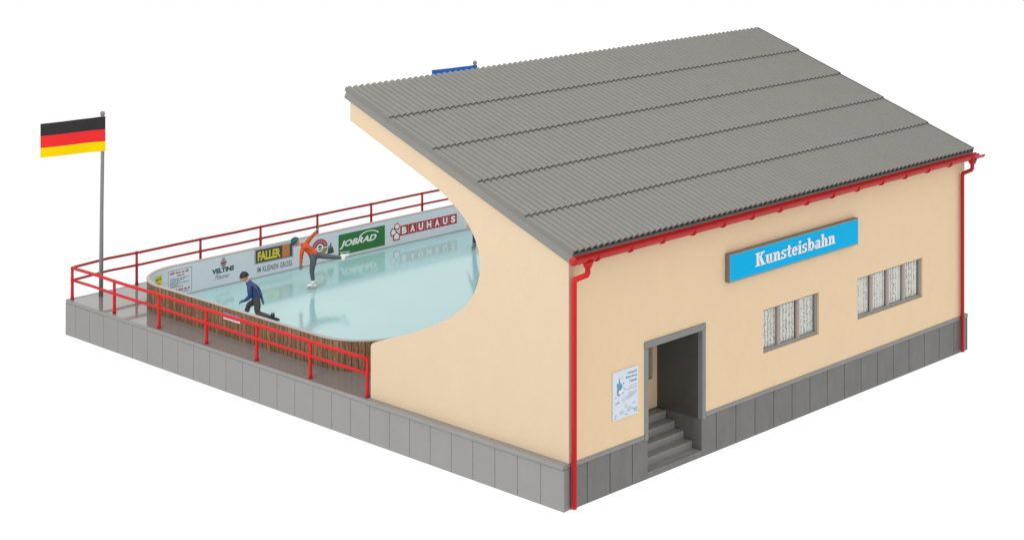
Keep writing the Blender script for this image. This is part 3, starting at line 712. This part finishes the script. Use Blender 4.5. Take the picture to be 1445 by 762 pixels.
# ------------------------------------------------------------------ railings
fr_ = empty('railing', (0.15, 12.8, DECK)); tag(fr_, 'bright red two bar railing along the near left edge of the base', 'railing', 'red railings around the rink')
RZ, MZ = 1.882, 1.535
for k in range(7):
    y = 19.07 - k * (19.07 - 6.46) / 6 if k else 19.06; bm = bmesh.new()
    tube(bm, [(0.15, y, 0.99), (0.15, y, 1.08), (0.15, y, MZ), (0.15, y, RZ - .02)], [0.058, 0.047, 0.044, 0.042], 10); ball(bm, (0.15, y, RZ), 0.048, u=10, v=6)
    ball(bm, (0.15, y, MZ), 0.056, u=10, v=6); link('post', bm, 'red', fr_)
for z, r in ((RZ, .043), (MZ, .038)):
    bm = bmesh.new(); P_ = [(0.15 + (.012 * math.sin(k * 2.1)), 19.06 - (19.06 - 6.46) * k / 12, z + (.006 * math.sin(k * 1.7) if 0 < k < 11 else 0) + (0.03 * (k / 12) ** 3)) for k in range(13)]
    tube(bm, P_, r, 10); link('rail', bm, 'red', fr_)
rr_ = empty('railing', (8.2, 19.07, DECK)); tag(rr_, 'dark red thin railing along the far edge behind the advertising boards', 'railing', 'red railings around the rink')
RZ2, MZ2 = 1.935, 1.575
for k in range(7):
    x = 2.34 + k * 2.29; bm = bmesh.new()
    tube(bm, [(x, 19.07, 0.99), (x, 19.07, 1.1), (x, 19.07, MZ2), (x, 19.07, RZ2 - .02)], [0.056, 0.042, 0.040, 0.036], 10); ball(bm, (x, 19.07, MZ2), 0.06, u=10, v=6); ball(bm, (x, 19.07, RZ2), .05, u=10, v=6); link('post', bm, 'darkred', rr_)
for z, r in ((RZ2, .037), (MZ2, .034)):
    bm = bmesh.new(); P_ = [(0.24 + (16.2 - .24) * k / 14, 19.07 + .008 * math.sin(k * 1.9), z + .006 * math.sin(k * 2.3) - (.04 if k == 0 else 0)) for k in range(15)]
    tube(bm, P_, r, 10, roundcap=True); link('rail', bm, 'darkred', rr_)

# ------------------------------------------------------------------ flagpoles
def flagpole(x, y, lean, bands, lab, zt=6.2):
    t = empty('flagpole', (x, y, DECK)); tag(t, lab, 'flagpole', 'flagpoles at the far corners')
    bm = bmesh.new(); tube(bm, [(x, y, 0.99), (x + lean * .25, y, 2.3), (x + lean * .45, y, 3.4), (x + lean, y, 5.1), (x + lean * 1.0, y, zt - .06)], [.062, .058, .052, .050, .044], 12); link('pole', bm, 'pole', t)
    bm = bmesh.new(); ball(bm, (x + lean, y, zt), .072); tube(bm, [(x + lean, y, zt - .10), (x + lean, y, zt - .05)], .05, 10); link('finial', bm, 'pole', t)
    xp = x + lean; n = 24; L_ = 2.02; bm = bmesh.new()
    z1, z0 = zt - .09, zt - 1.065
    def fpt(s, f, side):  # s along, f 0 top..1 bottom; a folded paper flag glued round the pole
        return (xp + .055 - s, y - .058 * (1 if s < 1.9 else 1) * (1.0 if side else -1.0) * max(0.08, 1 - s * 2.2) + .020 * math.sin(s * 3.1) * min(1, s), z1 + .045 * s / L_ + .0 - (z1 - z0) * f * (1 - .035 * s / L_))
    nb = len(bands)
    cuts = [0.0]
    for w, m in bands: cuts.append(cuts[-1] + w)
    for side in (0, 1):
        for b_ in range(nb):
            for k in range(n):
                s0 = (L_ + .06) * k / n; s1 = (L_ + .06) * (k + 1) / n
                bm.faces.new([bm.verts.new(fpt(*p, side)) for p in ((s0, cuts[b_]), (s1, cuts[b_]), (s1, cuts[b_ + 1]), (s0, cuts[b_ + 1]))]).material_index = b_
    bmesh.ops.remove_doubles(bm, verts=bm.verts[:], dist=1e-5)
    # closed sleeve round the pole
    for k in range(8):
        a0 = -PI / 2 + PI * k / 8; a1 = -PI / 2 + PI * (k + 1) / 8
        bm.faces.new([bm.verts.new((xp + .052 + .02 * math.cos(a), y + .058 * math.sin(a), z)) for a, z in ((a0, z1 + .004), (a1, z1 + .004), (a1, z0 - .01), (a0, z0 - .01))]).material_index = 0
    link('flag', bm, [m for w, m in bands], t, recalc=False)
flagpole(0.90, 18.75, 0.055, [(.365, 'black'), (.35, 'fred'), (.285, 'gold')], 'grey flagpole at the left corner flying a black, red and gold flag')
flagpole(15.93, 18.75, 0.04, [(1.0, 'fblue')], 'grey flagpole behind the roof flying a blue flag', 6.14)

# ------------------------------------------------------------------ people
YAW = 0.80233
RT = Vector((math.cos(YAW), -math.sin(YAW), 0)); FW = Vector((math.sin(YAW), math.cos(YAW), 0)); UP = Vector((0, 0, 1))

def person(lab, origin, joints, bones, mats, boots, bootmat, head, hatmat, hands, handmat, rot=0.0):
    """joints: name -> (right, depth, up, radius); bones: (a, b, material index). One skinned continuous body mesh."""
    O = Vector(origin); W = lambda p: O + RT * p[0] + FW * p[1] + UP * p[2]
    root = empty('person', origin); tag(root, lab, 'person', 'skaters on the ice')
    names = list(joints); idx = {k: i for i, k in enumerate(names)}
    me = bpy.data.meshes.new('b'); me.from_pydata([W(joints[k]) for k in names], [(idx[a], idx[b]) for a, b, m in bones], [])
    tmp = bpy.data.objects.new('b', me); COL.objects.link(tmp)
    md = tmp.modifiers.new('skin', 'SKIN'); md.use_smooth_shade = True; md.branch_smoothing = 0.6
    me.update()
    for i, k in enumerate(names):
        sv = me.skin_vertices[0].data[i]; r = joints[k][3]; sv.radius = (r, r) if not isinstance(r, tuple) else r; sv.use_root = (i == 0)
    sd = tmp.modifiers.new('sub', 'SUBSURF'); sd.levels = 2; sd.render_levels = 2
    dg = bpy.context.evaluated_depsgraph_get(); dg.update()
    em = bpy.data.meshes.new_from_object(tmp.evaluated_get(dg))
    bm = bmesh.new(); bm.from_mesh(em); bpy.data.objects.remove(tmp); bpy.data.meshes.remove(me); bpy.data.meshes.remove(em)
    segs = [(W(joints[a]), W(joints[b]), m) for a, b, m in bones]
    for f in bm.faces:
        c = f.calc_center_median(); best = None
        for a, b, m in segs:
            ab = b - a; t = max(0, min(1, (c - a).dot(ab) / ab.length_squared)); dd = (c - (a + ab * t)).length
            if best is None or dd < best[0]: best = (dd, m)
        f.material_index = best[1]; f.smooth = True
    # head: skull, jaw, nose, ears, eyes, merged into the body mesh
    hc, hf, hu = W(head[0]), (RT * head[1][0] + FW * head[1][1] + UP * head[1][2]).normalized(), (RT * head[2][0] + FW * head[2][1] + UP * head[2][2]).normalized()
    hs = hf.cross(hu).normalized(); hu = hs.cross(hf).normalized()
    HM = Matrix((hs, hf, hu)).transposed().to_4x4(); hr = head[3]; SK = 2
    ball(bm, hc, hr, (.80, .98, 1.05), SK, 16, 12, HM)
    ball(bm, hc + hf * hr * .28 - hu * hr * .52, hr * .66, (.82, .95, .85), SK, 14, 10, HM)
    tube(bm, [hc + hf * hr * .92 + hu * hr * .12, hc + hf * hr * 1.06 - hu * hr * .18, hc + hf * hr * 1.12 - hu * hr * .3], [hr * .07, hr * .12, hr * .15], 8, mi=SK, roundcap=True)
    for s in (-1, 1):
        ball(bm, hc + hs * s * hr * .80 - hu * hr * .1, hr * .24, (.4, .8, 1.15), SK, 8, 6, HM)
        ball(bm, hc + hf * hr * .86 + hs * s * hr * .3 + hu * hr * .08, hr * .10, (1, .7, .7), 3, 8, 6, HM)
    tube(bm, [hc + hf * hr * .89 - hs * hr * .22 - hu * hr * .62, hc + hf * hr * .96 - hu * hr * .64, hc + hf * hr * .89 + hs * hr * .22 - hu * hr * .62], hr * .05, 6, mi=3)
    # hands: palm, four fingers and thumb, each curled
    for (wp, dr, nr) in hands:
        w = W(wp); dv = (RT * dr[0] + FW * dr[1] + UP * dr[2]).normalized(); nv = (RT * nr[0] + FW * nr[1] + UP * nr[2]).normalized()
        sv = dv.cross(nv).normalized(); nv = sv.cross(dv).normalized()
        PM = Matrix((sv, dv, nv)).transposed().to_4x4(); ball(bm, w + dv * .045, .05, (.92, 1.15, .48), 4, 12, 8, PM)
        tube(bm, [w - dv * .04, w + dv * .03], [.034, .036], 10, mi=4)
        for q, ln in ((-1.5, .072), (-.5, .085), (.5, .080), (1.5, .062)):
            b0 = w + dv * .085 + sv * q * .022; k1 = b0 + dv * ln * .45 + sv * q * .002; k2 = k1 + (dv * .8 - nv * .45).normalized() * ln * .35; k3 = k2 + (dv * .45 - nv * .8).normalized() * ln * .3
            tube(bm, [b0 - dv * .02, b0, k1, k2, k3], [.0105, .0115, .0105, .0095, .008], 7, mi=4, roundcap=True)
        t0 = w + dv * .03 + sv * .035; tube(bm, [t0 - sv * .01, t0 + sv * .03 + dv * .03, t0 + sv * .036 + dv * .06 - nv * .015, t0 + sv * .03 + dv * .085 - nv * .03], [.014, .014, .012, .009], 7, mi=4, roundcap=True)
    body = link('body', bm, [*mats, 'skin', 'ink', handmat], root, recalc=False)
    # hat
    bm = bmesh.new(); ball(bm, hc + hu * hr * .20 - hf * hr * .06, hr * 1.10, (.90, 1.04, .98), 0, 18, 12, HM)
    cut = hc + hu * hr * .12; geom = bm.verts[:] + bm.edges[:] + bm.faces[:]
    bmesh.ops.bisect_plane(bm, geom=geom, plane_co=cut + hf * hr * .0, plane_no=(hu - hf * -.12).normalized(), clear_inner=True)
    ring_ = []
    for k in range(21):
        t = 2 * PI * k / 20; ring_.append(cut + hu * hr * (.0 - .02 * math.sin(t)) + hs * math.cos(t) * hr * .97 + hf * (math.sin(t) * hr * 1.10 - hr * .06))
    tube(bm, ring_, hr * .15, 8); ball(bm, hc + hu * hr * 1.27, hr * .16, u=8, v=6)
    link('hat', bm, hatmat, root, recalc=False)
    # skates: boot with toe, heel and blade
    for (ak, dirf, upv) in boots:
        a = W(ak); f_ = (RT * dirf[0] + FW * dirf[1] + UP * dirf[2]).normalized(); u_ = (RT * upv[0] + FW * upv[1] + UP * upv[2]).normalized(); s_ = f_.cross(u_).normalized(); u_ = s_.cross(f_).normalized()
        bm = bmesh.new()
        tube(bm, [a + u_ * .10 - f_ * .01, a + u_ * .03, a - u_ * .03 + f_ * .0], [.060, .055, .058], 12, roundcap=False)
        tube(bm, [a - u_ * .055 - f_ * .055, a - u_ * .045 + f_ * .02, a - u_ * .055 + f_ * .10, a - u_ * .070 + f_ * .165], [.046, .052, .042, .030], 12, roundcap=True)
        SM = Matrix((s_, f_, u_)).transposed().to_4x4()
        sk = link('skate', bm, bootmat, root)
        bm = bmesh.new()
        def bx(c0, c1):
            vs = []
            for q in range(8):
                l = Vector((c1[0] if q & 1 else c0[0], c1[1] if q & 2 else c0[1], c1[2] if q & 4 else c0[2])); vs.append(bm.verts.new(a + s_ * l.x + f_ * l.y + u_ * l.z))
            for fc in ((0, 2, 3, 1), (4, 5, 7, 6), (0, 1, 5, 4), (1, 3, 7, 5), (3, 2, 6, 7), (2, 0, 4, 6)): bm.faces.new([vs[i] for i in fc])
        bx((-.026, -.090, -.114), (.026, .180, -.102)); bx((-.006, -.105, -.168), (.006, .200, -.142)); bx((-.009, -.07, -.134), (.009, -.03, -.112)); bx((-.009, .09, -.134), (.009, .13, -.112))
        bl = link('blade', bm, 'blade', None, bevel=.006); bl.parent = sk
    return root

# skater in orange, bent forward with one leg stretched back
J = {'pelvis': (.125, 0, .985, .150), 'belly': (-.02, 0, 1.10, .150), 'chest': (-.17, 0, 1.23, .160), 'neckb': (-.30, 0, 1.32, .085), 'neck': (-.38, 0, 1.345, .055),
     'sh1': (-.24, -.15, 1.255, .080), 'el1': (-.275, -.19, 1.02, .060), 'wr1': (-.29, -.20, .79, .046),
     'sh2': (-.17, .15, 1.29, .080), 'el2': (-.04, .19, 1.46, .060), 'wr2': (.115, .21, 1.63, .045),
     'hip1': (.085, -.085, .93, .110), 'kn1': (.015, -.06, .55, .078), 'an1': (.05, -.02, .22, .056),
     'hip2': (.20, .085, .965, .110), 'kn2': (.50, .09, .925, .080), 'an2': (.86, .09, .90, .056)}
B = [('pelvis', 'belly', 0), ('belly', 'chest', 0), ('chest', 'neckb', 0), ('neckb', 'neck', 2), ('chest', 'sh1', 0), ('sh1', 'el1', 0), ('el1', 'wr1', 0), ('chest', 'sh2', 0), ('sh2', 'el2', 0), ('el2', 'wr2', 0),
     ('pelvis', 'hip1', 1), ('hip1', 'kn1', 1), ('kn1', 'an1', 1), ('pelvis', 'hip2', 1), ('hip2', 'kn2', 1), ('kn2', 'an2', 1)]
OX = Vector((5.867, 15.362, ICE))
person('skater in an orange jacket and dark green hat gliding on one leg', OX, J, B, ['orange', 'greytrouser'],
       [((.045, -.02, .168), (-1, 0, 0), (0, 0, 1)), ((.93, .09, .90), (.97, 0, .08), (-.25, -.25, -.95))], 'boot',
       ((-.465, 0, 1.375), (-.62, -.10, -.78), (-.80, -.18, .60), .116), 'hatgreen',
       [((-.29, -.20, .775), (-.05, 0, -1), (0, 1, 0)), ((.125, .21, 1.64), (.55, .05, .83), (.8, 0, -.5))], 'glove')

# skater in navy, crouching and pushing off
J = {'pelvis': (-.14, 0, .53, .152), 'belly': (-.21, 0, .72, .162), 'chest': (-.31, 0, .93, .172), 'neckb': (-.40, 0, 1.06, .095), 'neck': (-.45, 0, 1.11, .060),
     'sh1': (-.34, -.15, .96, .086), 'el1': (-.31, -.21, .68, .068), 'wr1': (-.45, -.20, .575, .054),
     'sh2': (-.31, .15, .96, .080), 'el2': (-.13, .22, .76, .062), 'wr2': (-.03, .07, .57, .048),
     'hip1': (-.19, .09, .49, .112), 'kn1': (-.40, .12, .37, .084), 'an1': (-.44, .09, .16, .062),
     'hip2': (-.12, -.09, .48, .116), 'kn2': (-.13, -.09, .20, .090), 'an2': (.25, -.09, .085, .058)}
B2 = list(B)
person('skater in a navy jacket and black cap crouching behind the near boards', Vector((2.86, 13.86, ICE)), J, B2, ['navy', 'browntrouser'],
       [((-.45, .09, .168), (-1, 0, 0), (0, 0, 1)), ((.30, -.09, .095), (.96, 0, -.02), (-.15, 0, .6))], 'blackboot',
       ((-.50, -.01, 1.18), (-.93, -.25, -.25), (-.22, 0, .97), .112), 'hatblack',
       [((-.465, -.20, .572), (-1, 0, -.35), (0, -.3, 1)), ((-.02, .06, .56), (.4, -.3, -.8), (.8, 0, .5))], 'navy')

# third skater, mostly hidden behind the gable
J = {'pelvis': (.16, 0, .92, .13), 'belly': (.17, 0, 1.08, .125), 'chest': (.19, 0, 1.28, .145), 'neckb': (.20, 0, 1.44, .07), 'neck': (.20, 0, 1.50, .05),
     'sh1': (.06, -.10, 1.36, .066), 'el1': (-.04, -.12, 1.10, .05), 'wr1': (-.13, -.14, .86, .036),
     'sh2': (.34, .10, 1.36, .066), 'el2': (.55, .12, 1.22, .05), 'wr2': (.76, .10, 1.18, .036),
     'hip1': (.10, -.05, .88, .10), 'kn1': (.05, -.08, .52, .082), 'an1': (.02, 0, .20, .062),
     'hip2': (.22, .06, .88, .09), 'kn2': (.34, .06, .50, .062), 'an2': (.46, .16, .20, .046)}
person('skater in dark clothes mostly hidden behind the edge of the gable wall', Vector((12.58, 15.40, ICE)), J, B, ['dkgreen', 'navy'],
       [((.02, 0, .168), (-.35, -.9, 0), (0, 0, 1)), ((.47, .16, .168), (-.35, -.9, 0), (0, 0, 1))], 'glove',
       ((.19, -.01, 1.62), (-.9, -.4, -.05), (0, 0, 1), .112), 'hatblack',
       [((-.135, -.14, .85), (-.4, 0, -.9), (.5, .5, 0)), ((.77, .10, 1.18), (1, 0, -.1), (0, 0, 1))], 'skin')

# ------------------------------------------------------------------ camera
cam = bpy.data.cameras.new('camera'); co = bpy.data.objects.new('camera', cam); COL.objects.link(co)
co.location = (-29.55209, -27.03046, 15.18627); co.rotation_euler = (PI / 2, 0, -YAW)
cam.sensor_fit = 'HORIZONTAL'; cam.sensor_width = 36; cam.lens = 2651.6833 * 36 / 1445
cam.shift_x = 0.0; cam.shift_y = (-282.625 - 381.0) / 1445
cam.clip_start = 0.5; cam.clip_end = 500
S.camera = co

# ------------------------------------------------------------------ light: white studio sweep plus soft boxes
w = bpy.data.worlds.new('World'); S.world = w; w.use_nodes = True
bg = w.node_tree.nodes['Background']; bg.inputs[0].default_value = (1, 1, 1, 1); bg.inputs[1].default_value = 1.0
def softbox(name, loc, target, size, power, col=(1, 1, 1)):
    l = bpy.data.lights.new(name, 'AREA'); l.shape = 'SQUARE'; l.size = size; l.energy = power; l.color = col
    o = bpy.data.objects.new(name, l); COL.objects.link(o); o.location = loc
    o.rotation_euler = (Vector(target) - Vector(loc)).to_track_quat('-Z', 'Y').to_euler(); return o
softbox('softbox_key', (-26, 2, 22), (6, 6, 3), 14, 5200, (1, 0.985, 0.96))
softbox('softbox_top', (4, 4, 34), (7, 8, 1), 18, 2600)
S.view_settings.view_transform = 'Standard'; S.view_settings.look = 'None'; S.view_settings.exposure = 0; S.view_settings.gamma = 1
S.render.engine = 'CYCLES'; S.cycles.max_bounces = 6; S.cycles.use_denoising = True
